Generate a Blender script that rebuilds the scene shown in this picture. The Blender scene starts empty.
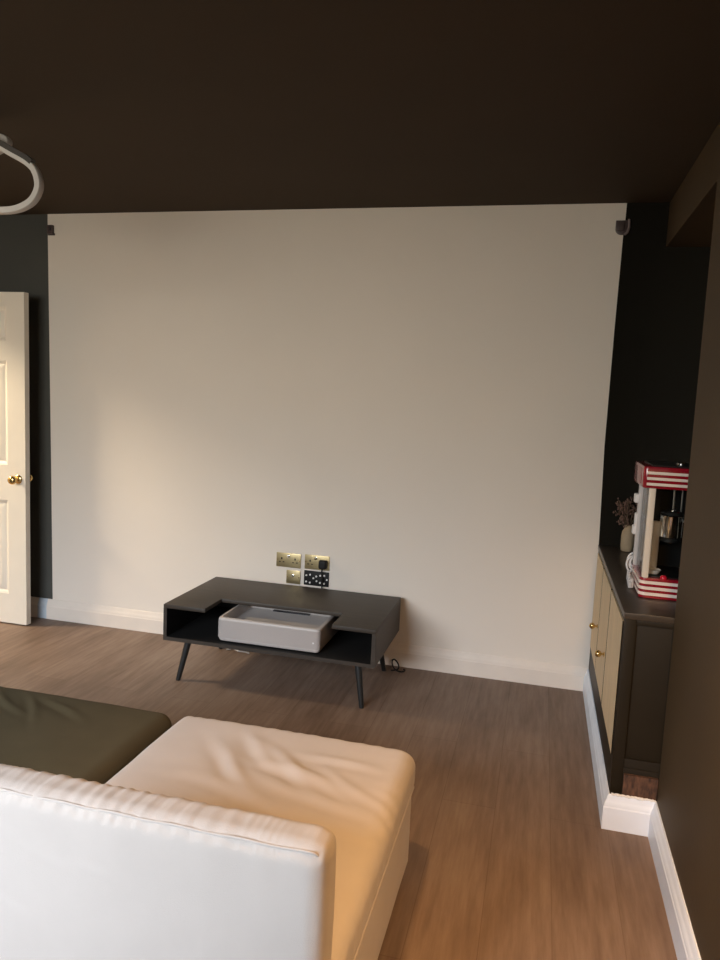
import bpy, bmesh, math, random
from mathutils import Vector, Matrix, noise
random.seed(7)
S = bpy.context.scene
COL = S.collection
PI = math.pi

# ------------------------------------------------------------------ materials
def srgb(r, g, b):
    f = lambda c: (c/12.92 if c <= .04045 else ((c+.055)/1.055)**2.4)
    return (f(r/255), f(g/255), f(b/255), 1)

def mat(name, col, rough=.6, var=.0, vscale=8., bump=0., bscale=60., metal=0., spec=.5, stretch=(1, 1, 1), coat=0., sheen=0.):
    m = bpy.data.materials.new(name); m.use_nodes = True
    nt = m.node_tree; N = nt.nodes; L = nt.links
    b = N['Principled BSDF']
    b.inputs['Roughness'].default_value = rough
    b.inputs['Metallic'].default_value = metal
    b.inputs['Specular IOR Level'].default_value = spec
    if coat: b.inputs['Coat Weight'].default_value = coat
    if sheen: b.inputs['Sheen Weight'].default_value = sheen
    tc = N.new('ShaderNodeTexCoord'); mp = N.new('ShaderNodeMapping')
    mp.inputs['Scale'].default_value = stretch
    L.new(tc.outputs['Object'], mp.inputs['Vector'])
    no = N.new('ShaderNodeTexNoise'); no.inputs['Scale'].default_value = vscale; no.inputs['Detail'].default_value = 5
    L.new(mp.outputs[0], no.inputs['Vector'])
    rp = N.new('ShaderNodeValToRGB')
    c = col[:3]
    rp.color_ramp.elements[0].position = .3; rp.color_ramp.elements[1].position = .7
    rp.color_ramp.elements[0].color = tuple(x*(1-var) for x in c)+(1,)
    rp.color_ramp.elements[1].color = tuple(min(1, x*(1+var)) for x in c)+(1,)
    L.new(no.outputs['Fac'], rp.inputs['Fac']); L.new(rp.outputs['Color'], b.inputs['Base Color'])
    if bump:
        n2 = N.new('ShaderNodeTexNoise'); n2.inputs['Scale'].default_value = bscale; n2.inputs['Detail'].default_value = 4
        L.new(mp.outputs[0], n2.inputs['Vector'])
        bp = N.new('ShaderNodeBump'); bp.inputs['Strength'].default_value = bump; bp.inputs['Distance'].default_value = .01
        L.new(n2.outputs['Fac'], bp.inputs['Height']); L.new(bp.outputs[0], b.inputs['Normal'])
    return m

def glass(name, tint=(1, 1, 1, 1), gl=.1):
    m = bpy.data.materials.new(name); m.use_nodes = True
    nt = m.node_tree; N = nt.nodes; L = nt.links; N.clear()
    o = N.new('ShaderNodeOutputMaterial'); mx = N.new('ShaderNodeMixShader')
    t = N.new('ShaderNodeBsdfTransparent'); g = N.new('ShaderNodeBsdfGlossy')
    t.inputs['Color'].default_value = tint; g.inputs['Roughness'].default_value = .03
    fr = N.new('ShaderNodeFresnel'); fr.inputs['IOR'].default_value = 1.3
    L.new(fr.outputs[0], mx.inputs[0]); L.new(t.outputs[0], mx.inputs[1]); L.new(g.outputs[0], mx.inputs[2])
    L.new(mx.outputs[0], o.inputs['Surface'])
    return m

def emit(name, col, strength):
    m = bpy.data.materials.new(name); m.use_nodes = True
    b = m.node_tree.nodes['Principled BSDF']
    b.inputs['Base Color'].default_value = col
    b.inputs['Emission Color'].default_value = col; b.inputs['Emission Strength'].default_value = strength
    return m

def floor_mat():
    m = bpy.data.materials.new('wood_laminate'); m.use_nodes = True
    nt = m.node_tree; N = nt.nodes; L = nt.links; b = N['Principled BSDF']
    tc = N.new('ShaderNodeTexCoord')
    rot = N.new('ShaderNodeMapping'); rot.inputs['Rotation'].default_value = (0, 0, PI/2)
    L.new(tc.outputs['Object'], rot.inputs['Vector'])
    br = N.new('ShaderNodeTexBrick')
    br.inputs['Scale'].default_value = 1.0
    br.inputs['Brick Width'].default_value = 1.25; br.inputs['Row Height'].default_value = .19
    br.inputs['Mortar Size'].default_value = .0012; br.inputs['Mortar Smooth'].default_value = .3
    br.offset = .37
    br.inputs['Color1'].default_value = (.12, .12, .12, 1); br.inputs['Color2'].default_value = (.9, .9, .9, 1)
    br.inputs['Mortar'].default_value = (0, 0, 0, 1)
    L.new(rot.outputs[0], br.inputs['Vector'])
    # grain, stretched along the planks
    mp = N.new('ShaderNodeMapping'); mp.inputs['Scale'].default_value = (26, 2.2, 1)
    L.new(tc.outputs['Object'], mp.inputs['Vector'])
    g = N.new('ShaderNodeTexNoise'); g.inputs['Scale'].default_value = 1.6; g.inputs['Detail'].default_value = 8; g.inputs['Roughness'].default_value = .65
    L.new(mp.outputs[0], g.inputs['Vector'])
    bl = N.new('ShaderNodeTexNoise'); bl.inputs['Scale'].default_value = 2.4; bl.inputs['Detail'].default_value = 3
    mp2 = N.new('ShaderNodeMapping'); mp2.inputs['Scale'].default_value = (2.2, .8, 1)
    L.new(tc.outputs['Object'], mp2.inputs['Vector']); L.new(mp2.outputs[0], bl.inputs['Vector'])
    r = N.new('ShaderNodeValToRGB')
    e = r.color_ramp.elements
    e[0].position = .25; e[0].color = FL0
    e[1].position = .78; e[1].color = FL2
    k = e.new(.52); k.color = FL1
    a = N.new('ShaderNodeMath'); a.operation = 'MULTIPLY_ADD'; a.inputs[1].default_value = .55
    L.new(g.outputs['Fac'], a.inputs[0])
    a2 = N.new('ShaderNodeMath'); a2.operation = 'MULTIPLY_ADD'; a2.inputs[1].default_value = .38; a2.inputs[2].default_value = .0
    L.new(bl.outputs['Fac'], a2.inputs[0]); L.new(a2.outputs[0], a.inputs[2])
    a3 = N.new('ShaderNodeMath'); a3.operation = 'MULTIPLY_ADD'; a3.inputs[1].default_value = .10
    L.new(br.outputs['Color'], a3.inputs[0]); L.new(a.outputs[0], a3.inputs[2])
    L.new(a3.outputs[0], r.inputs['Fac'])
    mx = N.new('ShaderNodeMixRGB'); mx.blend_type = 'MULTIPLY'; mx.inputs['Color2'].default_value = (.80, .76, .72, 1)
    L.new(br.outputs['Fac'], mx.inputs['Fac']); L.new(r.outputs['Color'], mx.inputs['Color1'])
    L.new(mx.outputs[0], b.inputs['Base Color'])
    b.inputs['Roughness'].default_value = .52; b.inputs['Specular IOR Level'].default_value = .35
    bp = N.new('ShaderNodeBump'); bp.inputs['Strength'].default_value = .12; bp.inputs['Distance'].default_value = .004
    L.new(g.outputs['Fac'], bp.inputs['Height']); L.new(bp.outputs[0], b.inputs['Normal'])
    return m

FL0 = (.105, .064, .042, 1); FL1 = (.215, .147, .108, 1); FL2 = (.320, .240, .185, 1)
M = {}
M['floor'] = floor_mat()
M['white_wall'] = mat('cream_white_paint', (.82, .74, .65, 1), .75, .02, 1.5, .05, 120)
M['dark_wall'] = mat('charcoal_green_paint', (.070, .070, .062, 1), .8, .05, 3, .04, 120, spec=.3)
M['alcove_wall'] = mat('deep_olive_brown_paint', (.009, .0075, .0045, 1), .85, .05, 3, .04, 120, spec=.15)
M['brown_wall'] = mat('dark_olive_brown_paint', (.066, .042, .020, 1), .65, .10, 2.5, .05, 90, spec=.25)
M['ceiling'] = mat('dark_brown_ceiling_paint', (.058, .041, .026, 1), .8, .04, 2, .03, 90, spec=.2)
M['skirt'] = mat('white_gloss_paint', (.78, .76, .74, 1), .42, .03, 10, .04, 40)
M['skirt_window_tint'] = mat('window_tinted_white_gloss', (.79, .86, .96, 1), .42, .03, 10, .04, 40)  # white paint with the cool window light tinted into its colour
M['skirt_cream_bounce'] = mat('bounce_tinted_cream_skirting', (.80, .71, .62, 1), .55, .04, 6, .04, 40)  # cream paint, part of its warmth is floor bounce put into the colour
M['skirt_blue'] = mat('pale_blue_grey_undercoat', (.50, .56, .62, 1), .5, .05, 14)
M['caulk'] = mat('rough_white_filler', (.85, .83, .8, 1), .7, .08, 60, .4, 120)
M['door'] = mat('cream_door_paint', (.74, .69, .60, 1), .45, .02, 5)
M['brass'] = mat('polished_brass', (.72, .50, .20, 1), .22, .05, 20, metal=1)
M['aged_brass'] = mat('satin_antique_brass', (.50, .40, .22, 1), .38, .08, 30, metal=.9)
M['chrome'] = mat('polished_chrome', (.85, .85, .85, 1), .12, .0, 5, metal=1)
M['steel'] = mat('satin_steel', (.6, .6, .6, 1), .3, .05, 5, metal=1)
M['black'] = mat('black_plastic', (.010, .010, .0105, 1), .5, .1, 10, spec=.25)
M['white_plastic'] = mat('white_plastic', (.75, .73, .72, 1), .4, .02, 10)
M['grey_plastic'] = mat('pale_grey_plastic', (.52, .50, .49, 1), .45, .03, 10)
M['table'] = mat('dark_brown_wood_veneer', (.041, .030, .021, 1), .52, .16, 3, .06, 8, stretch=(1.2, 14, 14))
M['table_inner_shade'] = mat('shaded_interior_laminate', (.010, .009, .0085, 1), .6, .1, 3, stretch=(1.2, 14, 14))  # near-black carries the shade inside the open table
M['leg'] = mat('black_painted_wood', (.014, .015, .015, 1), .42, .1, 8)
M['proj'] = mat('pale_grey_projector_casing', (.56, .505, .47, 1), .45, .02, 10)
M['proj_cloth'] = mat('warm_grey_projector_cloth', (.46, .41, .38, 1), .85, .06, 400, .25, 600)
M['lens'] = mat('dark_lens_glass', (.02, .02, .025, 1), .08, .0, 5)
M['fabric'] = mat('cream_cotton_cover', (.56, .505, .46, 1), .85, .02, 12, .12, 500, sheen=.1)
M['green'] = mat('olive_green_cotton_cover', (.084, .067, .036, 1), .9, .06, 10, .15, 450, spec=.2)
M['cab'] = mat('dark_brown_satin_paint', (.015, .0105, .0048, 1), .5, .14, 5, .05, 40, spec=.25)
M['cab_top'] = mat('dark_brown_worktop', (.050, .037, .026, 1), .35, .12, 4, .04, 30)
M['cab_door'] = mat('pale_oak_veneer', (.66, .50, .30, 1), .6, .08, 4, .06, 20, stretch=(10, 10, 1))
M['bare_wood'] = mat('bare_reddish_wood', (.085, .040, .022, 1), .7, .65, 30, .1, 40, stretch=(3, 3, 1))
M['red'] = mat('glossy_red_enamel', (.27, .007, .018, 1), .22, .05, 8, coat=.5)
M['stripe'] = mat('glossy_cream_stripe', (.80, .70, .62, 1), .3, .02, 8)
M['cream_post'] = mat('cream_enamel', (.78, .68, .56, 1), .35, .02, 8)
M['glass'] = glass('clear_glass', (.94, .95, .94, 1))
M['vase'] = mat('beige_stoneware', (.40, .30, .19, 1), .75, .06, 30, .1, 90)
M['dried'] = mat('dusty_pink_dried_blooms', (.17, .095, .070, 1), .9, .35, 40)
M['stem'] = mat('brown_dry_stems', (.13, .085, .05, 1), .9, .2, 40)
M['bronze'] = mat('dark_bronze_metal', (.030, .020, .012, 1), .5, .1, 8)
M['lamp_white'] = mat('unlit_white_diffuser', (.62, .58, .54, 1), .45, .02, 8)
M['bracket'] = mat('purple_brown_bracket_plastic', (.075, .050, .048, 1), .4, .2, 30)
M['red_lit'] = mat('red_gloss_switch', (.55, .01, .03, 1), .1, .0, 8, coat=1)
M['shade'] = emit('added_lamp_glow', (1, .62, .27, 1), 1.0)  # glow for the two added fill lamps

# ------------------------------------------------------------------ mesh builder
class MB:
    def __init__(s): s.v = []; s.f = []; s.mi = []
    def add(s, vs, fs, mi=0):
        o = len(s.v); s.v += [Vector(v) for v in vs]
        for f in fs: s.f.append([o+i for i in f]); s.mi.append(mi)
        return s
    def box(s, x0, x1, y0, y1, z0, z1, mi=0):
        x0, x1 = sorted((x0, x1)); y0, y1 = sorted((y0, y1)); z0, z1 = sorted((z0, z1))
        vs = [(x, y, z) for z in (z0, z1) for y in (y0, y1) for x in (x0, x1)]
        return s.add(vs, [(0, 2, 3, 1), (4, 5, 7, 6), (0, 1, 5, 4), (2, 6, 7, 3), (0, 4, 6, 2), (1, 3, 7, 5)], mi)
    def prism(s, poly, axis, a, b, mi=0):
        # poly: 2D points in the two other axes (in x,y,z order), extruded from a to b
        n = len(poly)
        def P(p, t):
            return {'x': (t, p[0], p[1]), 'y': (p[0], t, p[1]), 'z': (p[0], p[1], t)}[axis]
        vs = [P(p, a) for p in poly]+[P(p, b) for p in poly]
        fs = [tuple(range(n)), tuple(range(2*n-1, n-1, -1))]
        fs += [(i, i+n, (i+1) % n+n, (i+1) % n) for i in range(n)]
        return s.add(vs, fs, mi)
    def tube(s, pts, rad, n=10, closed=False, cap=True, mi=0, section=None, up=None):
        pts = [Vector(p) for p in pts]; m = len(pts)
        rs = rad if isinstance(rad, (list, tuple)) else [rad]*m
        o = len(s.v); prev = None
        for i in range(m):
            if closed: t = pts[(i+1) % m]-pts[i-1]
            else: t = pts[min(i+1, m-1)]-pts[max(i-1, 0)]
            t.normalize()
            if up is not None: a = Vector(up)
            elif prev is None: a = Vector((0, 0, 1)) if abs(t.z) < .9 else Vector((1, 0, 0))
            else: a = prev
            a = (a-t*a.dot(t)).normalized(); prev = a
            b = t.cross(a)
            if section:
                for (p, q) in section: s.v.append(pts[i]+a*p*rs[i]+b*q*rs[i])
            else:
                for k in range(n):
                    w = 2*PI*k/n; s.v.append(pts[i]+(a*math.cos(w)+b*math.sin(w))*rs[i])
        if section: n = len(section)
        for i in range(m if closed else m-1):
            j = (i+1) % m
            for k in range(n):
                s.f.append([o+i*n+k, o+i*n+(k+1) % n, o+j*n+(k+1) % n, o+j*n+k]); s.mi.append(mi)
        if cap and not closed:
            s.f.append([o+k for k in range(n-1, -1, -1)]); s.mi.append(mi)
            s.f.append([o+(m-1)*n+k for k in range(n)]); s.mi.append(mi)
        return s
    def lathe(s, prof, c, axis='z', n=28, mi=0):
        # prof: (radius, height) pairs; closed with caps when radius>0 at the ends
        o = len(s.v)
        for r, h in prof:
            for k in range(n):
                w = 2*PI*k/n; p, q = r*math.cos(w), r*math.sin(w)
                d = {'z': (p, q, h), 'y': (q, h, p), 'x': (h, p, q)}[axis]
                s.v.append(Vector(c)+Vector(d))
        for i in range(len(prof)-1):
            for k in range(n):
                s.f.append([o+i*n+k, o+i*n+(k+1) % n, o+(i+1)*n+(k+1) % n, o+(i+1)*n+k]); s.mi.append(mi)
        m = len(prof)-1
        s.f.append([o+k for k in range(n-1, -1, -1)]); s.mi.append(mi)
        s.f.append([o+m*n+k for k in range(n)]); s.mi.append(mi)
        return s
    def rbox(s, x0, x1, y0, y1, z0, z1, r, n=(8, 8, 8), disp=None, mi=0):
        # rounded box on a cube grid; disp(p, normal) -> offset along the normal
        c = Vector(((x0+x1)/2, (y0+y1)/2, (z0+z1)/2)); h = Vector(((x1-x0)/2, (y1-y0)/2, (z1-z0)/2))
        inn = Vector((max(h.x-r, 0), max(h.y-r, 0), max(h.z-r, 0)))
        def grid(hh, ii, nn):
            rr = hh-ii; k = 5
            e = [-(ii+rr*math.tan((1-t/k)*PI/4)) for t in range(k)]
            mid = [-ii+2*ii*t/nn for t in range(nn+1)]
            return e+mid+[-x for x in reversed(e)]
        G = [grid(h[i], inn[i], n[i]) for i in range(3)]
        idx = {}
        def vert(i, j, k):
            key = (i, j, k)
            if key in idx: return idx[key]
            p = Vector((G[0][i], G[1][j], G[2][k]))
            q = Vector([max(-inn[a], min(inn[a], p[a])) for a in range(3)])
            d = p-q
            if d.length < 1e-9:
                d = Vector([(1 if p[a] > 0 else -1) if abs(abs(p[a])-h[a]) < 1e-6 else 0 for a in range(3)])
            d.normalize(); w = c+q+d*r
            if disp: w = w+d*disp(w, d)
            idx[key] = len(s.v); s.v.append(w); return idx[key]
        A, B, C = len(G[0])-1, len(G[1])-1, len(G[2])-1
        def q(a, b, c_, d): s.f.append([a, b, c_, d]); s.mi.append(mi)
        for i in range(A):
            for j in range(B):
                q(vert(i, j, C), vert(i+1, j, C), vert(i+1, j+1, C), vert(i, j+1, C))
                q(vert(i, j, 0), vert(i, j+1, 0), vert(i+1, j+1, 0), vert(i+1, j, 0))
        for i in range(A):
            for k in range(C):
                q(vert(i, 0, k), vert(i+1, 0, k), vert(i+1, 0, k+1), vert(i, 0, k+1))
                q(vert(i, B, k), vert(i, B, k+1), vert(i+1, B, k+1), vert(i+1, B, k))
        for j in range(B):
            for k in range(C):
                q(vert(0, j, k), vert(0, j, k+1), vert(0, j+1, k+1), vert(0, j+1, k))
                q(vert(A, j, k), vert(A, j+1, k), vert(A, j+1, k+1), vert(A, j, k+1))
        return s
    def build(s, name, mats, parent=None, base=None, bevel=0., smooth=35, seg=2):
        if base is None: base = Vector(parent['_b']) if parent is not None else Vector((0, 0, 0))
        base = Vector(base)
        off = base
        me = bpy.data.meshes.new(name)
        me.from_pydata([v-off for v in s.v], [], s.f)
        if not isinstance(mats, (list, tuple)): mats = [mats]
        for m in mats: me.materials.append(m)
        for p, k in zip(me.polygons, s.mi): p.material_index = k
        bm = bmesh.new(); bm.from_mesh(me); bmesh.ops.recalc_face_normals(bm, faces=bm.faces)
        if bevel:
            es = [e for e in bm.edges if len(e.link_faces) == 2 and e.calc_face_angle(0) > math.radians(40)]
            bmesh.ops.bevel(bm, geom=es, offset=bevel, segments=seg, profile=.6, affect='EDGES', clamp_overlap=True)
        bm.to_mesh(me); bm.free()
        if smooth:
            me.polygons.foreach_set('use_smooth', [True]*len(me.polygons))
            me.set_sharp_from_angle(angle=math.radians(smooth))
        o = bpy.data.objects.new(name, me); COL.objects.link(o)
        if parent is None: o.location = base
        else:
            o.parent = parent
            o.location = base-Vector(parent['_b'])
        o['_b'] = list(base)
        return o

def thing(name, label, cat, base, group=None):
    o = bpy.data.objects.new(name, None); COL.objects.link(o)
    o.location = base; o['_b'] = list(base); o.empty_display_size = .05
    o['label'] = label; o['category'] = cat
    if group: o['group'] = group
    return o
def tag(o, label, cat, group=None):
    o['label'] = label; o['category'] = cat
    if group: o['group'] = group
    return o
def struct(o, label=None, cat=None):
    o['kind'] = 'structure'
    if label: o['label'] = label
    if cat: o['category'] = cat
    return o

# ------------------------------------------------------------------ room dimensions (metres)
H = 2.40
XL, XW = -3.95, -3.152          # left wall, left end of the white paint
XB, XH = .151, .186             # right wall plane, header plane
YE = -1.237                     # end of the alcove / of the built-in cabinet
YR = -4.9                       # rear wall with the window
XA = .62                        # alcove back
WX0, WX1, WZ0, WZ1 = -3.4, -1.2, 1.25, 2.36   # window opening
DY0, DY1, DZ = -1.0, -.19, 1.95  # doorway in the left wall

# floor and ceiling
struct(MB().box(-5.4, XA+.1, YR-.15, .1, -.1, 0).build('floor', M['floor'], smooth=0),
       'brown wood laminate floor with planks running toward the white wall', 'floor')
struct(MB().box(-5.4, XA+.1, YR-.15, .1, H, H+.1).build('ceiling', M['ceiling'], smooth=0),
       'dark brown painted ceiling above the whole room', 'ceiling')
# back wall: white painted projection area between two dark painted strips
b = MB()
LE = [(-3.140, 0), (-3.143, .12), (-3.150, .9), (-3.160, 1.7), (-3.169, H)]
RE = [(0, 0), (0, .72), (-.013, 1.25), (-.012, 1.8), (-.008, 2.25), (-.004, 2.32), (-.003, H)]
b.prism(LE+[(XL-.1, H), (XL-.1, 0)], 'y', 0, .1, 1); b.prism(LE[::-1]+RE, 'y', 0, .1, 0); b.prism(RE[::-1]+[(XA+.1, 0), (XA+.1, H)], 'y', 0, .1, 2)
struct(b.build('wall_back', [M['white_wall'], M['dark_wall'], M['alcove_wall']], smooth=0),
       'large cream white painted wall between two dark painted strips', 'wall')
# left wall with doorway
b = MB()
b.box(XL-.1, XL, DY1, 0, 0, H); b.box(XL-.1, XL, DY0, DY1, DZ, H); b.box(XL-.1, XL, YR, DY0, 0, H)
struct(b.build('wall_left', M['brown_wall'], smooth=0), 'dark brown left wall with the doorway beside the white door', 'wall')
# right wall (near part) and the wall behind the alcove
struct(MB().box(XB, XB+.35, YR, YE-.0005, 0, H).build('wall_right', M['brown_wall'], bevel=.003, smooth=0),
       'dark olive brown wall close on the right side', 'wall')
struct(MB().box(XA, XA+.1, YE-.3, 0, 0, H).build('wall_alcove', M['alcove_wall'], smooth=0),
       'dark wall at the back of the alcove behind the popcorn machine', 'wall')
struct(MB().box(XH, XA, YE, -.0005, 2.196, H-.0005).build('trim_1', M['brown_wall'], bevel=.003, smooth=0),
       'dark brown boxed header beam under the ceiling above the cabinet', 'beam')
# rear wall with window
b = MB()
b.box(XL-.1, WX0, YR-.15, YR, 0, H); b.box(WX1, XA+.1, YR-.15, YR, 0, H)
b.box(WX0, WX1, YR-.15, YR, 0, WZ0); b.box(WX0, WX1, YR-.15, YR, WZ1, H)
struct(b.build('wall_rear', M['brown_wall'], smooth=0), 'dark brown wall behind the camera holding the window', 'wall')
b = MB(); fw = .05
b.box(WX0, WX0+fw, YR-.11, YR-.04, WZ0, WZ1); b.box(WX1-fw, WX1, YR-.11, YR-.04, WZ0, WZ1)
b.box(WX0, WX1, YR-.11, YR-.04, WZ0, WZ0+fw); b.box(WX0, WX1, YR-.11, YR-.04, WZ1-fw, WZ1)
xm = (WX0+WX1)/2
b.box(xm-.03, xm+.03, YR-.105, YR-.045, WZ0, WZ1)
w = struct(b.build('window_1', M['skirt'], bevel=.004), 'white framed window behind the camera', 'window')
MB().box(WX0+fw, WX1-fw, YR-.078, YR-.072, WZ0+fw, WZ1-fw).build('pane', M['glass'], w, smooth=0)
# hallway seen through the doorway
b = MB(); b.box(-5.4, -5.3, YR, .1, 0, H); b.box(-5.3, XL-.1, .0, .1, 0, H); b.box(-5.3, XL-.1, -2.6, -2.5, 0, H)
struct(b.build('wall_hall', M['white_wall'], smooth=0), 'pale hallway walls beyond the doorway', 'wall')

# skirting boards: a moulded profile swept along a path of the wall line
SK = [(0, 0), (.020, 0), (.020, .078), (.0175, .083), (.0175, .088), (.013, .098), (.0095, .104), (.0085, .112), (.004, .1205), (0, .1205)]
def skirting(name, path, m, label):
    b = MB(); n = len(SK); pts = [Vector((x, y, 0)) for x, y in path]
    for i, p in enumerate(pts):
        d0 = (pts[i]-pts[i-1]).normalized() if i > 0 else None
        d1 = (pts[i+1]-pts[i]).normalized() if i < len(pts)-1 else None
        nrm = lambda d: Vector((d.y, -d.x, 0))        # room side lies to the right of the walking direction
        if d0 is None: off = nrm(d1)
        elif d1 is None: off = nrm(d0)
        else:
            a, c = nrm(d0), nrm(d1); off = (a+c)/(1+a.dot(c))
        for (u, z) in SK: b.v.append(p+off*(u+.0004)+Vector((0, 0, z)))
    for i in range(len(pts)-1):
        for k in range(n):
            b.f.append([i*n+k, i*n+(k+1) % n, (i+1)*n+(k+1) % n, (i+1)*n+k]); b.mi.append(0)
    b.f.append(list(range(n))); b.mi.append(0)
    b.f.append([(len(pts)-1)*n+k for k in range(n-1, -1, -1)]); b.mi.append(0)
    return struct(b.build(name, m, smooth=25), label, 'skirting board')
skirting('baseboard_back', [(-3.172, 0), (0, 0)], M['skirt_cream_bounce'], 'white moulded skirting board along the foot of the white wall')
skirting('trim_2', [(-3.235, 0), (-3.172, 0)], M['skirt_blue'], 'short pale blue grey length of skirting behind the white door edge')
skirting('trim_3', [(XL, 0), (-3.235, 0)], M['skirt_cream_bounce'], 'scuffed skirting board behind the open white door')
skirting('baseboard_right', [(0, -.021), (0, YE), (XB, YE), (XB, YR)], M['skirt_window_tint'],
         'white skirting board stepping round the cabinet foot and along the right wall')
skirting('baseboard_left', [(XL, YR), (XL, DY0-.07)], M['skirt'], 'white skirting board along the left wall')
# door casing on the left wall
b = MB()
b.box(XL, XL+.015, DY0-.065, DY0, 0, DZ+.065); b.box(XL, XL+.015, DY0, DY1, DZ, DZ+.065); b.box(XL, XL+.015, DY1, DY1+.06, 0, DZ+.065)
b.box(XL-.1, XL, DY0, DY0+.02, 0, DZ); b.box(XL-.1, XL, DY0, DY1, DZ-.02, DZ)
struct(b.build('trim_4', M['skirt'], bevel=.003), 'white casing around the doorway in the left wall', 'door frame')

# ------------------------------------------------------------------ the open door
dx0, dx1, dyf, dyb, dz0, dz1 = -3.937, -3.180, -.187, -.150, .008, 1.932
base = (dx0, (dyf+dyb)/2, 0)
b = MB()
st = .118; mu = .10
cols = [(dx0+st, dx0+st+(dx1-dx0-2*st-mu)/2), (dx1-st-(dx1-dx0-2*st-mu)/2, dx1-st)]
rows = [(.185, .745), (.95, 1.55), (1.66, 1.855)]
b.box(dx0, dx0+st, dyf, dyb, dz0, dz1); b.box(dx1-st, dx1, dyf, dyb, dz0, dz1)
b.box(cols[0][1], cols[1][0], dyf, dyb, dz0, dz1)
zs = [dz0, rows[0][0], rows[0][1], rows[1][0], rows[1][1], rows[2][0], rows[2][1], dz1]
for c0, c1 in cols:
    for i in (0, 2, 4, 6): b.box(c0, c1, dyf, dyb, zs[i], zs[i+1])
door = struct(b.build('door_1', M['door'], base=base), 'white six panel door standing open at the left edge', 'door')
for c0, c1 in cols:
    for r0, r1 in rows:
        p = MB()
        for sgn, yf in ((-1, dyf), (1, dyb)):
            # sloping moulding down to the recess, then a raised field
            R = [(0, 0), (.010, -.004), (.018, -.011), (.024, -.012), (.050, -.004), (.053, -.004)]
            rings = []
            for ins, dep in R:
                y = yf-sgn*dep*(-1)*(-1) if False else yf - sgn*(dep)*(-1)
                rings.append([(c0+ins, y, r0+ins), (c1-ins, y, r0+ins), (c1-ins, y, r1-ins), (c0+ins, y, r1-ins)])
            o = len(p.v)
            for rg in rings: p.v += [Vector(q) for q in rg]
            for i in range(len(rings)-1):
                for k in range(4):
                    p.f.append([o+i*4+k, o+i*4+(k+1) % 4, o+(i+1)*4+(k+1) % 4, o+(i+1)*4+k]); p.mi.append(0)
            e = o+(len(rings)-1)*4
            p.f.append([e, e+1, e+2, e+3]); p.mi.append(0)
        p.build('door_panel', M['door'], door, smooth=20)
kx, kz = -3.228, .872
def knob(sgn, y):
    k = MB()
    k.lathe([(.026, 0), (.027, .003), (.024, .007), (.010, .010), (.009, .028), (.016, .034), (.024, .044), (.026, .053), (.021, .063), (.010, .067)],
            (0, 0, 0), 'y', 24)
    for v in k.v: v.y = v.y*sgn
    for v in k.v: v += Vector((kx, y, kz))
    o = k.build('door_knob', M['brass'], door, smooth=50)
knob(-1, dyf); knob(1, dyb)

# ------------------------------------------------------------------ brackets at the top corners of the white wall
b = MB().box(-3.158, -3.124, -.022, -.0005, 2.286, 2.335).box(-3.164, -3.118, -.004, -.0005, 2.280, 2.292)
b.tube([(-3.140, -.022, 2.312), (-3.140, -.034, 2.312)], .010, 14)
tag(b.build('blind_bracket', M['bracket'], base=(-3.13, 0, 2.28), bevel=.002),
    'small square brown bracket at the top left corner of the white wall', 'bracket', 'brackets at the white wall corners')
t = thing('blind_bracket', 'cup shaped brown bracket at the top right corner of the white wall', 'bracket', (-.018, 0, 2.25), 'brackets at the white wall corners')
arc = [(-.046+.0, 2.318), (-.046, 2.280)]+[(-.014-.032*math.cos(a), 2.278-.026*math.sin(a)) for a in [i*PI/12 for i in range(1, 8)]]+[(.006, 2.258), (.010, 2.27), (.010, 2.318)]
MB().prism(arc, 'y', -.0005, -.014).build('back_plate', M['bracket'], t, bevel=.002)
ring = [(.012, 2.322), (.014, 2.285), (.008, 2.262), (-.004, 2.252)]
MB().tube([(x, -.014, z) for x, z in ring], .006, 8).build('cup_rim', mat('worn_mauve_plastic', (.22, .17, .165, 1), .4, .1, 30), t)
MB().box(-.040, -.008, -.024, -.014, 2.268, 2.308).build('cup', M['bracket'], t, bevel=.006, seg=3)

# ------------------------------------------------------------------ wall sockets
GS = 'brass and black wall plates above the coffee table'
def plate(name, label, cat, x0, x1, z0, z1, m):
    t = thing(name, label, cat, ((x0+x1)/2, 0, z0), GS)
    MB().box(x0, x1, -.007, -.0005, z0, z1).build('plate', m, t, bevel=.002)
    return t
def switch(t, x, z):
    MB().lathe([(.008, 0), (.008, -.003)], (x, -.007, z), 'y', 14).build('switch_collar', M['chrome'], t)
    MB().lathe([(.0045, 0), (.0055, -.010), (.004, -.014)], (x, -.009, z), 'y', 12).build('toggle', M['chrome'], t)
def outlet(t, x, z):
    g = MB().box(x-.004, x+.004, -.0078, -.006, z+.004, z+.015)
    g.box(x-.016, x-.006, -.0078, -.006, z-.012, z-.007); g.box(x+.006, x+.016, -.0078, -.006, z-.012, z-.007)
    g.build('pin_holes', M['black'], t, smooth=0)
def screws(t, x0, x1, z):
    for x in (x0, x1): MB().lathe([(.003, 0), (.003, -.0015)], (x, -.007, z), 'y', 10).build('screw', M['brass'], t)
s1 = plate('double_socket', 'brass double socket with both outlets empty, left of the pair', 'socket', -1.698, -1.555, .476, .556, M['aged_brass'])
outlet(s1, -1.666, .515); outlet(s1, -1.588, .515); switch(s1, -1.626, .540); screws(s1, -1.690, -1.563, .517)
s2 = plate('double_socket', 'brass double socket with a black plug in its right outlet', 'socket', -1.532, -1.390, .479, .560, M['aged_brass'])
outlet(s2, -1.500, .517); outlet(s2, -1.422, .517); switch(s2, -1.468, .542); screws(s2, -1.525, -1.397, .520)
t = thing('power_plug', 'black plug and lead in the right outlet of the brass socket', 'plug', (-1.422, -.007, .5), None)
MB().rbox(-1.444, -1.400, -.040, -.0082, .492, .540, .009, (2, 2, 2)).build('plug_body', M['black'], t, smooth=60)
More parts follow.
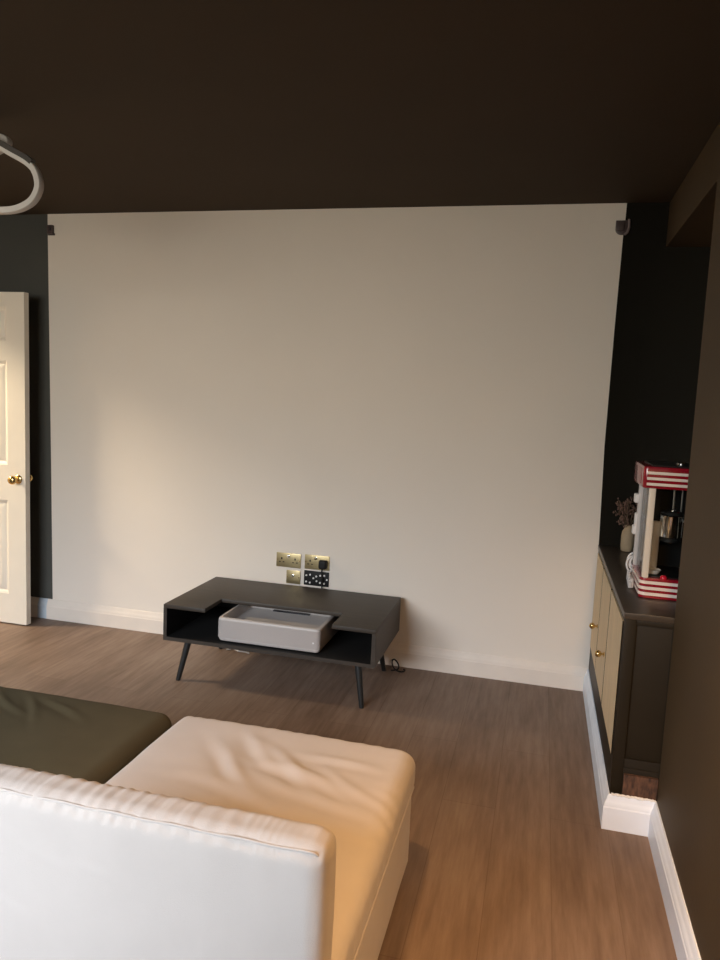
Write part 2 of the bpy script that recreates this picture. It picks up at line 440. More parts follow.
MB().tube([(-1.425, -.026, .494), (-1.425, -.028, .47), (-1.424, -.026, .44), (-1.422, -.024, .38), (-1.42, -.026, .25), (-1.40, -.03, .12), (-1.36, -.035, .02), (-1.30, -.04, .006)], .0042, 8).build('lead', M['black'], t)
s3 = plate('wall_switch', 'small square brass plate with a chrome toggle under the left socket', 'switch', -1.636, -1.555, .386, .461, M['aged_brass'])
switch(s3, -1.597, .434); screws(s3, -1.628, -1.563, .424)
s4 = plate('media_plate', 'black media plate dotted with white outlets under the plugged socket', 'socket', -1.533, -1.390, .388, .470, M['black'])
for i, (u, v) in enumerate([(.10, .68), (.25, .74), (.10, .25), (.25, .20), (.39, .52), (.52, .34), (.50, .66), (.66, .25), (.66, .74), (.82, .22), (.82, .76), (.93, .50)]):
    x = -1.533+.143*u; z = .388+.082*v
    MB().lathe([(.0052, 0), (.0052, -.004), (.003, -.0045)], (x, -.007, z), 'y', 12).build('outlet_ring', M['white_plastic'], s4)

# ------------------------------------------------------------------ coffee table
TX0, TX1, TY0, TY1, TZ0, TZ1 = -2.036, -.975, -.640, -.055, .212, .392
t = thing('coffee_table', 'dark brown low coffee table with notched top and open front on splayed black legs', 'table', ((TX0+TX1)/2, (TY0+TY1)/2, 0))
NX0, NX1, NY = -1.820, -1.184, -.448
top = [(TX0, TY0), (NX0+.004, TY0), (NX0, TY0+.004), (NX0, NY), (NX1, NY), (NX1, TY0+.004), (NX1+.004, TY0), (TX1, TY0), (TX1, TY1), (TX0, TY1)]
MB().prism(top, 'z', TZ1-.019, TZ1).build('table_top', M['table'], t, bevel=.0015)
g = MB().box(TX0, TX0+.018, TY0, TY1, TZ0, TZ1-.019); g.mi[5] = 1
g.build('side_panel', [M['table'], M['table_inner_shade']], t)
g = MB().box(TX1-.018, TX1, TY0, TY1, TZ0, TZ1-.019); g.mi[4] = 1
g.build('side_panel', [M['table'], M['table_inner_shade']], t)
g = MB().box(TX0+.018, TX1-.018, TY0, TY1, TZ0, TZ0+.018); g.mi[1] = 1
g.build('shelf', [M['table'], M['table_inner_shade']], t)
MB().box(TX0+.018, TX1-.018, TY1-.014, TY1, TZ0+.018, TZ1-.019).build('back_panel', M['table_inner_shade'], t, smooth=0)
for sx in (-1, 1):
    for sy in (-1, 1):
        cx, cy = (TX0+TX1)/2, (TY0+TY1)/2-.005
        ft = Vector((cx+sx*.470, cy+sy*.245, 0)); tp = Vector((cx+sx*.432, cy+sy*.205, TZ0))
        g = MB().tube([ft, ft+(tp-ft)*.03, tp], [.0105, .0115, .0185], 20)
        for v in g.v:
            if v.z < .004: v.z = 0
            if v.z > TZ0-.02: v.z = TZ0
        g.build('leg', M['leg'], t, smooth=50)
        MB().lathe([(.026, TZ0-.0005), (.026, TZ0-.006)], (tp.x, tp.y, 0), 'z', 20).build('leg_plate', M['leg'], t)

# projector on the shelf
PX0, PX1, PY0, PY1, PZ0, PZ1 = -1.762, -1.246, -.618, -.215, TZ0+.0185, .352
t = thing('projector', 'pale grey short throw projector with recessed top in the coffee table notch', 'projector', ((PX0+PX1)/2, (PY0+PY1)/2, PZ0))
# casing: rounded box with a deep recess in its top
def rr(x0, x1, y0, y1, r, n=6):
    o = []
    for cx, cy, a0 in ((x1-r, y1-r, 0), (x0+r, y1-r, 90), (x0+r, y0+r, 180), (x1-r, y0+r, 270)):
        for k in range(n+1):
            a = math.radians(a0+90*k/n); o.append((cx+r*math.cos(a), cy+r*math.sin(a)))
    return o
b = MB(); rings = []
for ins, z, r in [(.018, PZ0+.003, .012), (.006, PZ0+.009, .018), (0, PZ0+.024, .020), (0, PZ1-.010, .020), (.002, PZ1-.003, .019), (.007, PZ1, .016)]:
    rings.append([(x, y, z) for x, y in rr(PX0+ins, PX1-ins, PY0+ins, PY1-ins, r)])
for ins, z, r in [(.016, PZ1, .014), (.020, PZ1-.005, .013), (.036, PZ1-.040, .012), (.042, PZ1-.042, .010)]:
    rings.append([(x, y, z) for x, y in rr(PX0+ins, PX1-ins, PY0+ins, PY1-ins-.03, r)])
n = len(rings[0])
for rg in rings: b.v += [Vector(q) for q in rg]
for i in range(len(rings)-1):
    for k in range(n):
        b.f.append([i*n+k, i*n+(k+1) % n, (i+1)*n+(k+1) % n, (i+1)*n+k]); b.mi.append(0)
b.f.append(list(range(n-1, -1, -1))); b.mi.append(0)
b.f.append([(len(rings)-1)*n+k for k in range(n)]); b.mi.append(0)
b.build('casing', M['proj'], t, smooth=40)
# cloth covered front grille, following the rounded front
b = MB(); fr = []
for k in range(9): a = math.radians(200+70*k/8); fr.append((PX0+.020+.0208*math.cos(a), PY0+.020+.0208*math.sin(a)))
for k in range(9): a = math.radians(270+70*k/8); fr.append((PX1-.020+.0208*math.cos(a), PY0+.020+.0208*math.sin(a)))
for x, y in fr: b.v += [Vector((x, y, PZ0+.025)), Vector((x, y, PZ1-.011))]
for i in range(len(fr)-1): b.f.append([2*i, 2*i+2, 2*i+3, 2*i+1]); b.mi.append(0)
b.build('front_grille', M['proj_cloth'], t, smooth=60)
MB().lathe([(.0045, 0), (.0045, -.0012)], (PX1-.030, PY0-.0004, PZ0+.055), 'y', 14).build('indicator', M['white_plastic'], t)
MB().box(-1.60, -1.40, PY1-.085, PY1-.055, PZ1-.0415, PZ1-.036).build('lens_window', M['lens'], t, bevel=.002)
for x in (PX0+.06, PX1-.06):
    for y in (PY0+.06, PY1-.06): MB().lathe([(.012, PZ0), (.012, PZ0+.005)], (x, y, 0), 'z', 14).build('foot', M['black'], t)

# cables on the floor
b = MB()
pts = []
for i in range(40):
    u = i/39
    pts.append((-1.000+.05*u+.026*math.sin(u*9), -.070-.030*math.cos(u*9)-.02*u, .005+.045*math.exp(-((u-.45)/.18)**2)))
b.tube(pts, .0038, 8)
tag(b.build('cable', M['black'], base=(-.98, -.08, 0), smooth=60), 'thin black cable curling on the floor by the right rear table leg', 'cable', 'loose cables by the coffee table')
b = MB(); pts = []
for i in range(40):
    u = i/39; pts.append((-1.93+.14*u, -.13+.012*math.sin(u*8)-.02*u, .0045+.012*math.sin(u*PI)))
b.tube(pts, .004, 8)
tag(b.build('cable', M['grey_plastic'], base=(-1.86, -.14, 0), smooth=60), 'short pale cable lying on the floor beneath the coffee table', 'cable', 'loose cables by the coffee table')

# ------------------------------------------------------------------ white sofa module with backrest
SX0, SX1, SY0, SY1 = -1.385, -.606, -2.60, -1.675
t = thing('sofa', 'cream white slipcovered sofa module with tall backrest toward the camera', 'sofa', ((SX0+SX1)/2, -2.18, 0))
def fold(p, cx, cy, ang, ln, wd, amp):
    dx, dy = p.x-cx, p.y-cy; c, s_ = math.cos(ang), math.sin(ang)
    u, v = dx*c+dy*s_, -dx*s_+dy*c
    v += .03*math.sin(u*9+cx*20)
    return amp*math.exp(-(u/ln)**2)*(math.exp(-(v/wd)**2)-.7*math.exp(-((v-wd*1.7)/wd)**2))
FOLDS = [(-1.00, -1.86, 2.45, .12, .022, .0045), (-.93, -1.92, 2.6, .13, .022, .005), (-.86, -1.98, 2.8, .15, .022, .0045),
         (-1.03, -1.98, 2.2, .09, .020, .004), (-.80, -1.85, 2.9, .10, .02, .003), (-.72, -1.95, 2.5, .10, .018, .0035),
         (-.78, -2.05, 2.7, .16, .022, .003), (-1.12, -1.93, 2.0, .10, .024, .003), (-.95, -2.10, 3.0, .2, .024, .003)]
def seat_disp(p, d):
    o = 0
    if d.z > .3:
        ux = min(1, max(0, (p.x-SX0)/(SX1-SX0))); uy = min(1, max(0, (p.y-SY0)/(SY1-SY0)))
        o += .014*(16*ux*(1-ux)*uy*(1-uy))**.5*d.z
        for f in FOLDS: o += 1.5*fold(p, *f)*d.z
        o += .0016*noise.noise(Vector((p.x*9, p.y*9, 3)))
    e = math.exp(-((SX1-p.x)/.07)**2) if d.z > -.2 else 0
    o += .0026*e*math.sin(p.y*95+4*noise.noise(Vector((p.y*8, p.x*8, 1))))*(.4+.6*noise.noise(Vector((p.y*3, 0, 7))))
    e = math.exp(-((SY1-p.y)/.05)**2)
    o += .0012*e*math.sin(p.x*110+5*noise.noise(Vector((p.x*6, 0, 4))))
    return o
sc = MB().rbox(SX0, SX1, SY0, SY1, .262, .392, .046, (110, 130, 4), seat_disp).build('seat_cushion', M['fabric'], t, smooth=80)
ring = []
def loop(x0, x1, y0, y1, z, r=.04):
    return [(x, y, z) for x, y in rr(x0, x1, y0, y1, r, 5)]
MB().tube(loop(SX0+.007, SX1-.007, SY0, SY1-.007, .281, .022), .0055, 8, closed=True).build('piping', M['fabric'], sc, smooth=80)
def base_disp(p, d): return .002*noise.noise(Vector((p.x*5, p.y*5, p.z*2)))
MB().rbox(SX0+.010, SX1-.010, SY0, SY1-.010, .030, .284, .016, (30, 36, 12), base_disp).build('base', M['fabric'], t, smooth=80)
for x in (SX0+.07, SX1-.07):
    for y in (SY0+.07, SY1-.07): MB().lathe([(.025, 0), (.025, .032)], (x, y, 0), 'z', 16).build('foot', M['black'], t)
BY0, BY1, BZ = -2.700, -2.605, .708
def back_disp(p, d):
    o = 0
    if d.z > .2:
        o += .0026*math.sin(p.x*190+7*noise.noise(Vector((p.x*7, p.y*4, 1))))*max(0, .35+noise.noise(Vector((p.x*5, 2, 2))))
        o += .0016*noise.noise(Vector((p.x*25, p.y*25, 0)))+.0016*math.sin(p.x*400+5*noise.noise(Vector((p.x*10, p.y*9, 6))))*max(0, .2+noise.noise(Vector((p.x*8, 5, 2))))
    if d.y < -.5:
        e = math.exp(-((BZ-p.z)/.12)**2)
        o += .0014*e*noise.noise(Vector((p.x*22, p.z*5, 5)))
        o += .012*math.sin(PI*min(1, max(0, (p.x-SX0)/(SX1-SX0))))*math.sin(PI*min(1, max(0, (p.z-.05)/(BZ-.05))))
        o += .0015*noise.noise(Vector((p.x*3, p.z*4, 9)))
        for cx, cz, an, ln, wd, am in [(-1.02, .565, -.1, .05, .007, .003), (-1.13, .62, -.5, .08, .008, .002), (-1.18, .52, -.3, .07, .008, .0025), (-.82, .50, 1.2, .08, .01, .0015)]:
            q = Vector((p.x, p.z, 0)); o += .3*fold(q, cx, cz, an, ln, wd, am)
    if d.x > .5: o += .002*noise.noise(Vector((p.z*12, p.y*5, 5)))
    return o
bk = MB().rbox(SX0+.006, SX1+.008, BY0, BY1, .030, BZ, .034, (200, 8, 90), back_disp).build('backrest', M['fabric'], t, smooth=80)
def seam_path():
    P = []
    for i in range(60): u = i/59; P.append((SX0+.03+(SX1-SX0-.044)*u, BY0+.0085, BZ-.0095+.0010*math.sin(u*40)))
    P += [(SX1-.009, BY0+.013, BZ-.015), (SX1-.007, BY0+.020, BZ-.022)]
    return P
MB().tube(seam_path(), .0026, 8).build('piping', M['fabric'], bk, smooth=80)

# olive green module next to it
GX0, GX1 = -2.190, -1.405
t = thing('ottoman', 'olive green slipcovered sofa seat module beside the white sofa', 'ottoman', ((GX0+GX1)/2, -2.18, 0))
GF = [(-1.75, -1.80, 2.5, .10, .014, .005), (-1.95, -1.78, 2.6, .12, .012, .006), (-1.85, -1.83, 2.5, .10, .012, .005), (-2.02, -1.86, 2.5, .10, .014, .005)]
def green_disp(p, d):
    o = 0
    if d.z > .3:
        ux = min(1, max(0, (p.x-GX0)/(GX1-GX0))); uy = min(1, max(0, (p.y-SY0)/(SY1-SY0)))
        o += .010*(16*ux*(1-ux)*uy*(1-uy))**.5*d.z
        for f in GF: o += fold(p, *f)*d.z
        o += .002*noise.noise(Vector((p.x*7, p.y*7, 13)))
    return o
sc = MB().rbox(GX0, GX1, SY0-.07, SY1, .262, .386, .046, (70, 90, 4), green_disp).build('seat_cushion', M['green'], t, smooth=80)
MB().tube(loop(GX0+.007, GX1-.007, SY0-.07, SY1-.007, .281, .022), .0055, 8, closed=True).build('piping', M['green'], sc, smooth=80)
MB().rbox(GX0+.010, GX1-.010, SY0-.07, SY1-.010, .030, .284, .016, (10, 12, 6)).build('base', M['green'], t, smooth=80)
for x in (GX0+.07, GX1-.07):
    for y in (SY0, SY1-.07): MB().lathe([(.025, 0), (.025, .032)], (x, y, 0), 'z', 16).build('foot', M['black'], t)

# ------------------------------------------------------------------ built-in cabinet in the alcove
CZ = .757; YC = -1.226
t = thing('cabinet', 'dark brown built-in cabinet with three pale wood doors in the alcove', 'cabinet', (.3, -.6, 0))
b = MB()
b.box(.0045, XA-.001, YC+.0045, -.001, 0, .246); b.box(.0, XB-.001, YE+.0005, YC+.01, 0, .1195)                    # bottom
b.box(.004, .016, YC+.004, -.001, .246, CZ-.022)                 # front panel behind the doors
b.box(.016, XA-.001, YC+.012, -.001, .246, CZ-.022)
b.box(.0, .038, YC, YC+.02, .122, CZ-.022)                       # corner stile
b.box(.038, XA-.001, YC, YC+.02, CZ-.040, CZ-.022)               # top rail of the end
b.box(.038, XA-.001, YC, YC+.02, .122, .215)                     # bottom rail of the end
b.box(.0, .02, YC+.0205, -.027, .122, .244)                            # front bottom rail
b.box(.0, .02, YC+.0205, -.027, CZ-.034, CZ-.022)                      # front top rail
b.box(.0, .02, -.026, -.001, .122, CZ-.022)
b.build('carcass', M['cab'], t, bevel=.0015)
MB().box(-.004, XA-.001, YC-.001, -.001, CZ-.022, CZ).build('worktop', M['cab_top'], t, bevel=.003)
MB().box(.040, XB-.001, YE-.0012, YC, .124, .196).build('bare_patch', M['bare_wood'], t, smooth=0)
for y0, y1 in ((-.030, -.380), (-.392, -.766), (-.780, -1.206)):
    d = MB().box(-.0045, .010, y1, y0, .248, CZ-.036)
    d.mi = [1 if n_ in (2, 3) else 0 for n_ in range(6)]  # edge faces coloured dark to draw the shaded gaps between doors
    d = d.build('door', [M['cab_door'], M['cab']], t)
    if y1 > -1:
        k = MB().lathe([(.010, -.005), (.010, -.008), (.0045, -.010), (.0045, -.016), (.010, -.019), (.0145, -.026), (.0145, -.032), (.010, -.039), (.003, -.042)], (0, y1+.038, .440), 'x', 20)
        k.build('knob', M['brass'], d, smooth=50)
b = MB()
random.seed(3)
P = [(.004+(XB-.008)*i/30, YE-.005-.002*random.random(), .1215+.0025*random.random()) for i in range(31)]
b.tube(P, [.003+.0025*random.random() for i in range(31)], 8)
tag(b.build('filler', M['caulk'], base=(.08, YE, .12), smooth=60), 'ragged white filler bead on top of the skirting at the cabinet end', 'filler')

# ------------------------------------------------------------------ popcorn machine on the cabinet
QX0, QX1, QY0, QY1 = .067, .360, -1.000, -.752
t = thing('popcorn_machine', 'red and cream striped popcorn machine on the dark cabinet', 'popcorn machine', ((QX0+QX1)/2, (QY0+QY1)/2, CZ))
def slab(x0, x1, y0, y1, z0, z1, r, m, name, par, bevel=.003):
    return MB().prism(rr(x0, x1, y0, y1, r, 8), 'z', z0, z1).build(name, m, par, bevel=bevel, smooth=40)
z = CZ+.0005
bs = slab(QX0, QX1, QY0, QY1, z, z+.074, .022, M['red'], 'base', t)
for k, zz in enumerate((.016, .037, .058)):
    MB().tube([(x, y, z+zz) for x, y in rr(QX0+.0012, QX1-.0012, QY0+.0012, QY1-.0012, .0215, 8)], 1, closed=True, section=[(.0055, .0025), (-.0055, .0025), (-.0055, -.0025), (.0055, -.0025)], up=(0, 0, 1)).build('stripe', M['stripe'], bs, smooth=40)
slab(QX0+.022, QX1-.022, QY0+.022, QY1-.022, z+.0735, z+.078, .01, M['black'], 'tray', t)
MB().lathe([(.012, 0), (.012, .006), (.009, .012), (.004, .014)], (QX0+.080, QY0+.012, z+.073), 'z', 18).build('switch', M['red_lit'], t, smooth=60)
# canopy, wider than the base
zc0, zc1 = 1.156, 1.236
KX0, KX1, KY0, KY1 = .046, .380, -1.010, -.745
cp = slab(KX0, KX1, KY0, KY1, zc0, zc1, .016, M['red'], 'canopy', t, .010)
for zz in (zc0+.0165, zc0+.0365, zc0+.0565):
    MB().box(KX0+.013, KX1-.012, KY0-.0016, KY0+.002, zz-.0048, zz+.0048).build('stripe', M['stripe'], cp, bevel=.0007)
MB().box(KX0-.0012, KX0+.002, KY0+.045, KY1-.03, zc0+.012, zc1-.012).build('side_plate', M['red'], cp, bevel=.001)
slab(KX0+.03, KX1-.02, KY0+.012, KY1-.02, zc1, zc1+.004, .012, M['black'], 'top_plate', t, .001)
MB().lathe([(.018, 0), (.018, .006), (.010, .011)], (KX0+.14, KY0+.10, zc1+.004), 'z', 20).build('vent_cap', M['chrome'], t, smooth=50)
def post(x, y, m, w=.024):
    MB().box(x, x+w, y, y+w, z+.073, zc0+.001).build('post', m, t, bevel=.004)
post(QX0+.006, QY0+.004, M['cream_post'], .022); post(QX1-.030, QY0+.004, M['cream_post'])
post(QX0-.001, QY1-.032, M['grey_plastic'], .026); post(QX1-.030, QY1-.032, M['grey_plastic'])  # rear posts are white, the grey holds their shade
MB().box(QX0+.032, QX1-.032, QY0+.012, QY0+.015, z+.0785, zc0).build('front_glass', M['glass'], t, smooth=0)
MB().box(QX0+.012, QX0+.015, QY0+.032, QY1-.034, z+.0785, zc0).build('side_glass', M['glass'], t, smooth=0)
MB().box(QX0+.034, QX1-.034, QY1-.014, QY1-.011, z+.0785, zc0).build('rear_panel', M['black'], t, smooth=0)
# white latch and hinge blocks on the wall-side post
for x0, x1, z0, z1 in ((.052, .072, 1.074, 1.110), (.060, .090, .978, 1.034), (.054, .078, .950, .986)):
    MB().rbox(x0, x1, QY1-.030, QY1+.006, z0, z1, .006, (2, 2, 2)).build('latch', M['white_plastic'], t, smooth=60)
# kettle hung from the canopy
kc = (.172, -.895)
kt = MB().lathe([(.010, .968), (.034, .968), (.039, .973), (.040, 1.048), (.042, 1.052), (.038, 1.055)], (kc[0], kc[1], 0), 'z', 40).build('kettle', M['chrome'], t, smooth=40)
MB().lathe([(.041, 1.055), (.037, 1.064), (.016, 1.072), (.006, 1.074)], (kc[0], kc[1], 0), 'z', 32).build('kettle_lid', M['black'], kt, smooth=40)
MB().lathe([(.037, .955), (.037, .968)], (kc[0], kc[1], 0), 'z', 32).build('kettle_base', M['black'], kt, smooth=40)
for dx in (.002, .030):
    MB().tube([(kc[0]+dx, kc[1], 1.066), (kc[0]+dx, kc[1], zc0+.002)], .0035, 10).build('hanger_rod', M['steel'], kt)
for dx, dz in ((.0, .0), (.016, -.008)):
    MB().lathe([(.002, 0), (.006, .002), (.007, .006), (.003, .011)], (kc[0]+dx, kc[1]-.022, 1.066+dz), 'z', 14).build('rivet', M['chrome'], kt, smooth=60)
MB().tube([(kc[0]+.038, kc[1]-.01, 1.035), (kc[0]+.055, kc[1]-.02, 1.032), (kc[0]+.066, kc[1]-.03, 1.020)], .005, 10).build('kettle_handle', M['steel'], kt)
# tall pale measuring cup and scoop kept inside
cu = (.121, -.885)
MB().lathe([(.015, z+.080), (.016, z+.085), (.017, 1.020), (.018, 1.023), (.016, 1.023), (.0145, z+.09)], (cu[0], cu[1], 0), 'z', 28).build('measuring_cup', M['white_plastic'], t, smooth=50)
sp = MB().lathe([(.006, z+.0785), (.020, z+.079), (.027, z+.090), (.029, z+.094), (.024, z+.090), (.010, z+.083)], (QX0+.050, QY0+.070, 0), 'z', 26)
sp.build('scoop', M['white_plastic'], t, smooth=50)
# coiled white mains lead at the wall-side corner
cl = []
for i in range(170):
    a = i/169*2*PI*3.7; u = i/169
    rr_ = .016+.006*math.sin(a*.31+1)
    cl.append((.079+1.15*rr_*math.cos(a)-.004*u, -.715-.010*u+.004*math.sin(a*.5), CZ+.076-.012*u+1.5*rr_*math.sin(a)))
cl += [(.072, -.728, CZ+.045), (.062, -.735, CZ+.03), (.058, -.75, CZ+.012)]
MB().tube(cl, .0042, 8).build('mains_lead', M['white_plastic'], t, smooth=60)
p = MB()
p.rbox(.050, .064, -.876, -.800, CZ+.001, CZ+.040, .006, (2, 2, 2))
for i in range(5): p.rbox(.044, .056, -.880+i*.017, -.871+i*.017, CZ+.002+i*.004, CZ+.026+i*.007, .003, (1, 1, 1))
p.build('plug', M['grey_plastic'], t, smooth=60)

# ------------------------------------------------------------------ vase and dried flowers
vx, vy = .118, -.110
b = MB().lathe([(.022, CZ+.0005), (.027, CZ+.004), (.0295, CZ+.03), (.0295, CZ+.075), (.027, CZ+.095), (.019, CZ+.108), (.0165, CZ+.116), (.018, CZ+.126), (.015, CZ+.126), (.013, CZ+.11), (.012, CZ+.06)], (vx, vy, 0), 'z', 32)
tag(b.build('vase', M['vase'], base=(vx, vy, CZ), smooth=50), 'small beige stoneware vase behind the popcorn machine', 'vase')
t = thing('dried_flowers', 'bunch of dusty pink dried flowers in the beige vase', 'dried flowers', (vx, vy, CZ+.07))
stm = MB(); bl = MB(); random.seed(11)
for i in range(26):
    a = random.random()*2*PI; r = .058*math.sqrt(random.random()); h = CZ+.165+.085*random.random()-r*.3
    ex, ey = vx+r*math.cos(a)-.006, vy+r*math.sin(a)*.9
    stm.tube([(vx+.004*math.cos(a), vy+.004*math.sin(a), CZ+.066), (vx+.010*math.cos(a), vy+.010*math.sin(a), CZ+.130), (vx+(ex-vx)*.7, vy+(ey-vy)*.7, h-.03), (ex, ey, h)], .0011, 5)
    for k in range(9):
        dx, dy, dz = (random.gauss(0, .010) for _ in range(3)); q = .0022+.0030*random.random()
        c = Vector((ex+dx, ey+dy, h+dz-.004))
        stm.tube([(ex, ey, h-.012), c], .0007, 4)
        bl.add([c+Vector(v)*q for v in ((1, 0, 0), (-1, 0, 0), (0, 1, 0), (0, -1, 0), (0, 0, 1.3), (0, 0, -1.3))],
               [(0, 2, 4), (2, 1, 4), (1, 3, 4), (3, 0, 4), (2, 0, 5), (1, 2, 5), (3, 1, 5), (0, 3, 5)])
stm.build('stems', M['stem'], t); bl.build('blooms', M['dried'], t, smooth=60)

# ------------------------------------------------------------------ looping ceiling light
ly = -1.40
t = thing('ceiling_light', 'white looping band ceiling light, unlit, at the top left edge', 'ceiling light', (-2.48, ly, H))
ctrl = [(-2.258, 2.055), (-2.207, 2.066), (-2.162, 2.093), (-2.138, 2.140), (-2.147, 2.190), (-2.176, 2.224), (-2.236, 2.256), (-2.300, 2.288),
        (-2.38, 2.318), (-2.47, 2.322), (-2.56, 2.29), (-2.62, 2.22), (-2.625, 2.14), (-2.57, 2.075), (-2.48, 2.048), (-2.40, 2.052), (-2.32, 2.055)]
def crom(P, n=8):
    out = []; m = len(P)
    for i in range(m):
        a, b_, c, d = (Vector(P[(i+k-1) % m]) for k in range(4))
        for k in range(n):
            u = k/n
            out.append(.5*((2*b_)+(c-a)*u+(2*a-5*b_+4*c-d)*u*u+(3*b_-a-3*c+d)*u**3))
    return out
path = crom([(x-.020, ly+.05*math.sin((x+2.3)*4), zz) for x, zz in ctrl])
sec = [(.014, .010), (.008, .0125), (-.008, .0125), (-.014, .010), (-.014, -.010), (-.008, -.0125), (.008, -.0125), (.014, -.010)]
MB().tube(path, 1, closed=True, section=sec, up=(0, 1, 0)).build('light_band', M['lamp_white'], t, smooth=60)
i0, i1 = 5*8-2, 8*8
strip = path[i0:i1]
nrm = []
for i, p in enumerate(strip):
    a = strip[max(0, i-1)]; c = strip[min(len(strip)-1, i+1)]; d = (c-a).normalized()
    nrm.append(Vector((-d.z, 0, d.x)) if Vector((-d.z, 0, d.x)).z > 0 else Vector((d.z, 0, -d.x)))
b = MB(); b.tube([p+q*.0125-Vector((0, .003, 0)) for p, q in zip(strip, nrm)], 1, section=[(.014, .009), (-.014, .009), (-.014, -.009), (.014, -.009)], up=(0, 1, 0))
b.build('metal_channel', M['bronze'], t, smooth=40)
path2 = crom([(-2.318, ly+.06, 2.308), (-2.332, ly+.07, 2.328), (-2.38, ly+.08, 2.340), (-2.46, ly+.08, 2.33), (-2.53, ly+.07, 2.29), (-2.50, ly+.06, 2.25), (-2.42, ly+.05, 2.262), (-2.345, ly+.05, 2.285)])
MB().tube(path2, 1, closed=True, section=sec, up=(0, 1, 0)).build('inner_band', M['lamp_white'], t, smooth=60)
MB().lathe([(.060, H-.0005), (.060, H-.026), (.055, H-.030)], (-2.47, ly+.02, 0), 'z', 32).build('ceiling_rose', M['lamp_white'], t, smooth=40)
MB().tube([(-2.47, ly+.02, H-.028), (-2.47, ly, 2.325)], .008, 10).build('stem', M['lamp_white'], t)

# ------------------------------------------------------------------ added warm fill, out of view: a ceiling lamp and a wall lamp
lx, lyy, lz = .05, -2.66, 1.42
t = thing('added_downlight', 'added warm ceiling fill lamp above the sofa back, out of view', 'added_downlight', (-.85, -2.45, H))  # added fitting, warm fill over the seat
MB().lathe([(.055, H-.0005), (.055, H-.006), (.045, H-.008), (.042, H-.004), (.042, H-.0005)], (-.85, -2.45, 0), 'z', 28).build('trim_ring', M['skirt'], t, smooth=40)
MB().lathe([(.040, H-.001), (.040, H-.003)], (-.85, -2.45, 0), 'z', 28).build('lamp_glass', M['shade'], t, smooth=40)
l = bpy.data.lights.new('added_downlight_beam', 'SPOT'); l.energy = 40; l.color = (1, .55, .22); l.spot_size = math.radians(64); l.spot_blend = 1; l.shadow_soft_size = .05
o = bpy.data.objects.new('added_downlight_beam', l); COL.objects.link(o); o.location = (-.85, -2.45, H-.02); o.rotation_euler = (math.radians(14), 0, 0)
t = thing('added_wall_lamp', 'added warm fill lamp on the right wall beside the sofa, out of view', 'wall lamp', (XB, lyy, lz+.05))  # added fitting, warms the right side of the sofa
MB().lathe([(.05, XB-.0005), (.05, XB-.015), (.04, XB-.02)], (0, lyy, lz+.07), 'x', 24).build('back_plate', M['bronze'], t, smooth=40)
MB().tube([(XB-.015, lyy, lz+.07), (XB-.08, lyy, lz+.10), (lx, lyy, lz+.09), (lx, lyy, lz+.05)], .008, 10).build('arm', M['bronze'], t)
MB().lathe([(.02, lz+.06), (.035, lz+.05), (.075, lz-.02), (.073, lz-.02), (.033, lz+.046), (.018, lz+.055)], (lx, lyy, 0), 'z', 32).build('lamp_shade', M['bronze'], t, smooth=60)
MB().lathe([(.012, lz+.05), (.02, lz+.02), (.024, lz), (.018, lz-.015), (.006, lz-.02)], (lx, lyy, 0), 'z', 20).build('bulb', M['shade'], t, smooth=80)
l = bpy.data.lights.new('added_wall_lamp_light', 'SPOT'); l.energy = 42; l.color = (1, .57, .24); l.spot_size = math.radians(160); l.spot_blend = .9; l.shadow_soft_size = .05
o = bpy.data.objects.new('added_wall_lamp_light', l); COL.objects.link(o); o.location = (lx-.005, lyy, lz-.03); o.rotation_euler = (math.radians(12), math.radians(-22), 0)

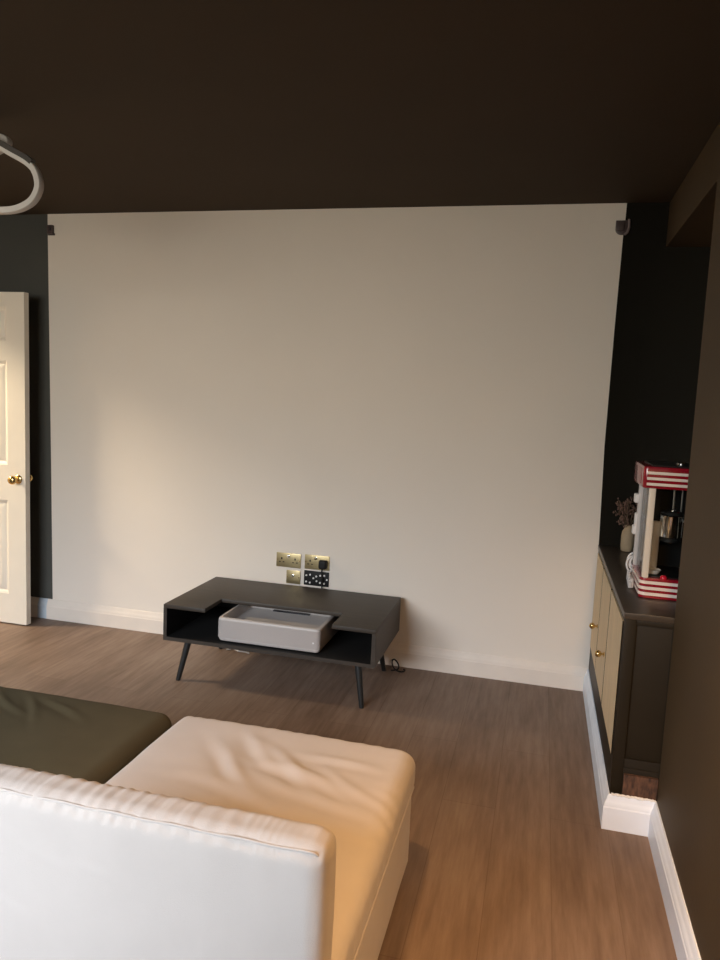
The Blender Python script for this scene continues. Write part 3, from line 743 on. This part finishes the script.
# ------------------------------------------------------------------ light: overcast sky through the window, hallway lamp
W = bpy.data.worlds.new('sky'); S.world = W; W.use_nodes = True
nt = W.node_tree; N = nt.nodes; L = nt.links
bg = N['Background']
tc = N.new('ShaderNodeTexCoord'); sx = N.new('ShaderNodeSeparateXYZ'); rp = N.new('ShaderNodeValToRGB')
L.new(tc.outputs['Generated'], sx.inputs[0])
ma = N.new('ShaderNodeMath'); ma.operation = 'MULTIPLY_ADD'; ma.inputs[1].default_value = .5; ma.inputs[2].default_value = .5
L.new(sx.outputs['Z'], ma.inputs[0]); L.new(ma.outputs[0], rp.inputs['Fac'])
e = rp.color_ramp.elements
e[0].position = .40; e[0].color = (.34, .30, .24, 1)
e[1].position = .72; e[1].color = (1.62, 1.74, 2.0, 1)
k = e.new(.47); k.color = (.60, .56, .50, 1)
k = e.new(.57); k.color = (.93, .88, .82, 1)
k = e.new(.63); k.color = (1.2, 1.25, 1.36, 1)
L.new(rp.outputs['Color'], bg.inputs['Color']); bg.inputs['Strength'].default_value = 11
def area(name, loc, rot, sx_, sy_, power, col, portal=False):
    l = bpy.data.lights.new(name, 'AREA'); l.shape = 'RECTANGLE'; l.size = sx_; l.size_y = sy_; l.energy = power; l.color = col
    if portal: l.cycles.is_portal = True
    o = bpy.data.objects.new(name, l); COL.objects.link(o); o.location = loc; o.rotation_euler = rot; return o
area('window_portal', ((WX0+WX1)/2, YR-.12, (WZ0+WZ1)/2), (PI/2, 0, 0), WX1-WX0, WZ1-WZ0, 1, (1, 1, 1), True)
area('hall_lamp', (-4.75, -.9, 2.36), (0, math.radians(-25), 0), .5, .5, 62, (1, .80, .55))

# ------------------------------------------------------------------ camera (fitted to the photograph)
yaw, pitch, roll = -.2434, .1137, .0454
F = Vector((math.sin(yaw)*math.cos(pitch), math.cos(yaw)*math.cos(pitch), -math.sin(pitch)))
R0 = Vector((math.cos(yaw), -math.sin(yaw), 0)); U0 = R0.cross(F)
R = R0*math.cos(roll)+U0*math.sin(roll); U = -R0*math.sin(roll)+U0*math.cos(roll)
cd = bpy.data.cameras.new('camera'); cam = bpy.data.objects.new('camera', cd); COL.objects.link(cam)
mw = Matrix(((R.x, U.x, -F.x, -.3122), (R.y, U.y, -F.y, -3.7385), (R.z, U.z, -F.z, 1.4321), (0, 0, 0, 1)))
cam.matrix_world = mw
cd.sensor_fit = 'VERTICAL'; cd.sensor_height = 36; cd.lens = 723.94*36/960; cd.clip_start = .02
S.camera = cam
S.view_settings.view_transform = 'Standard'; S.view_settings.look = 'None'
S.view_settings.exposure = 1.0; S.view_settings.gamma = 1
S.view_settings.use_curve_mapping = False
S.cycles.max_bounces = 10; S.cycles.diffuse_bounces = 6
for o in S.objects:
    if '_b' in o: del o['_b']
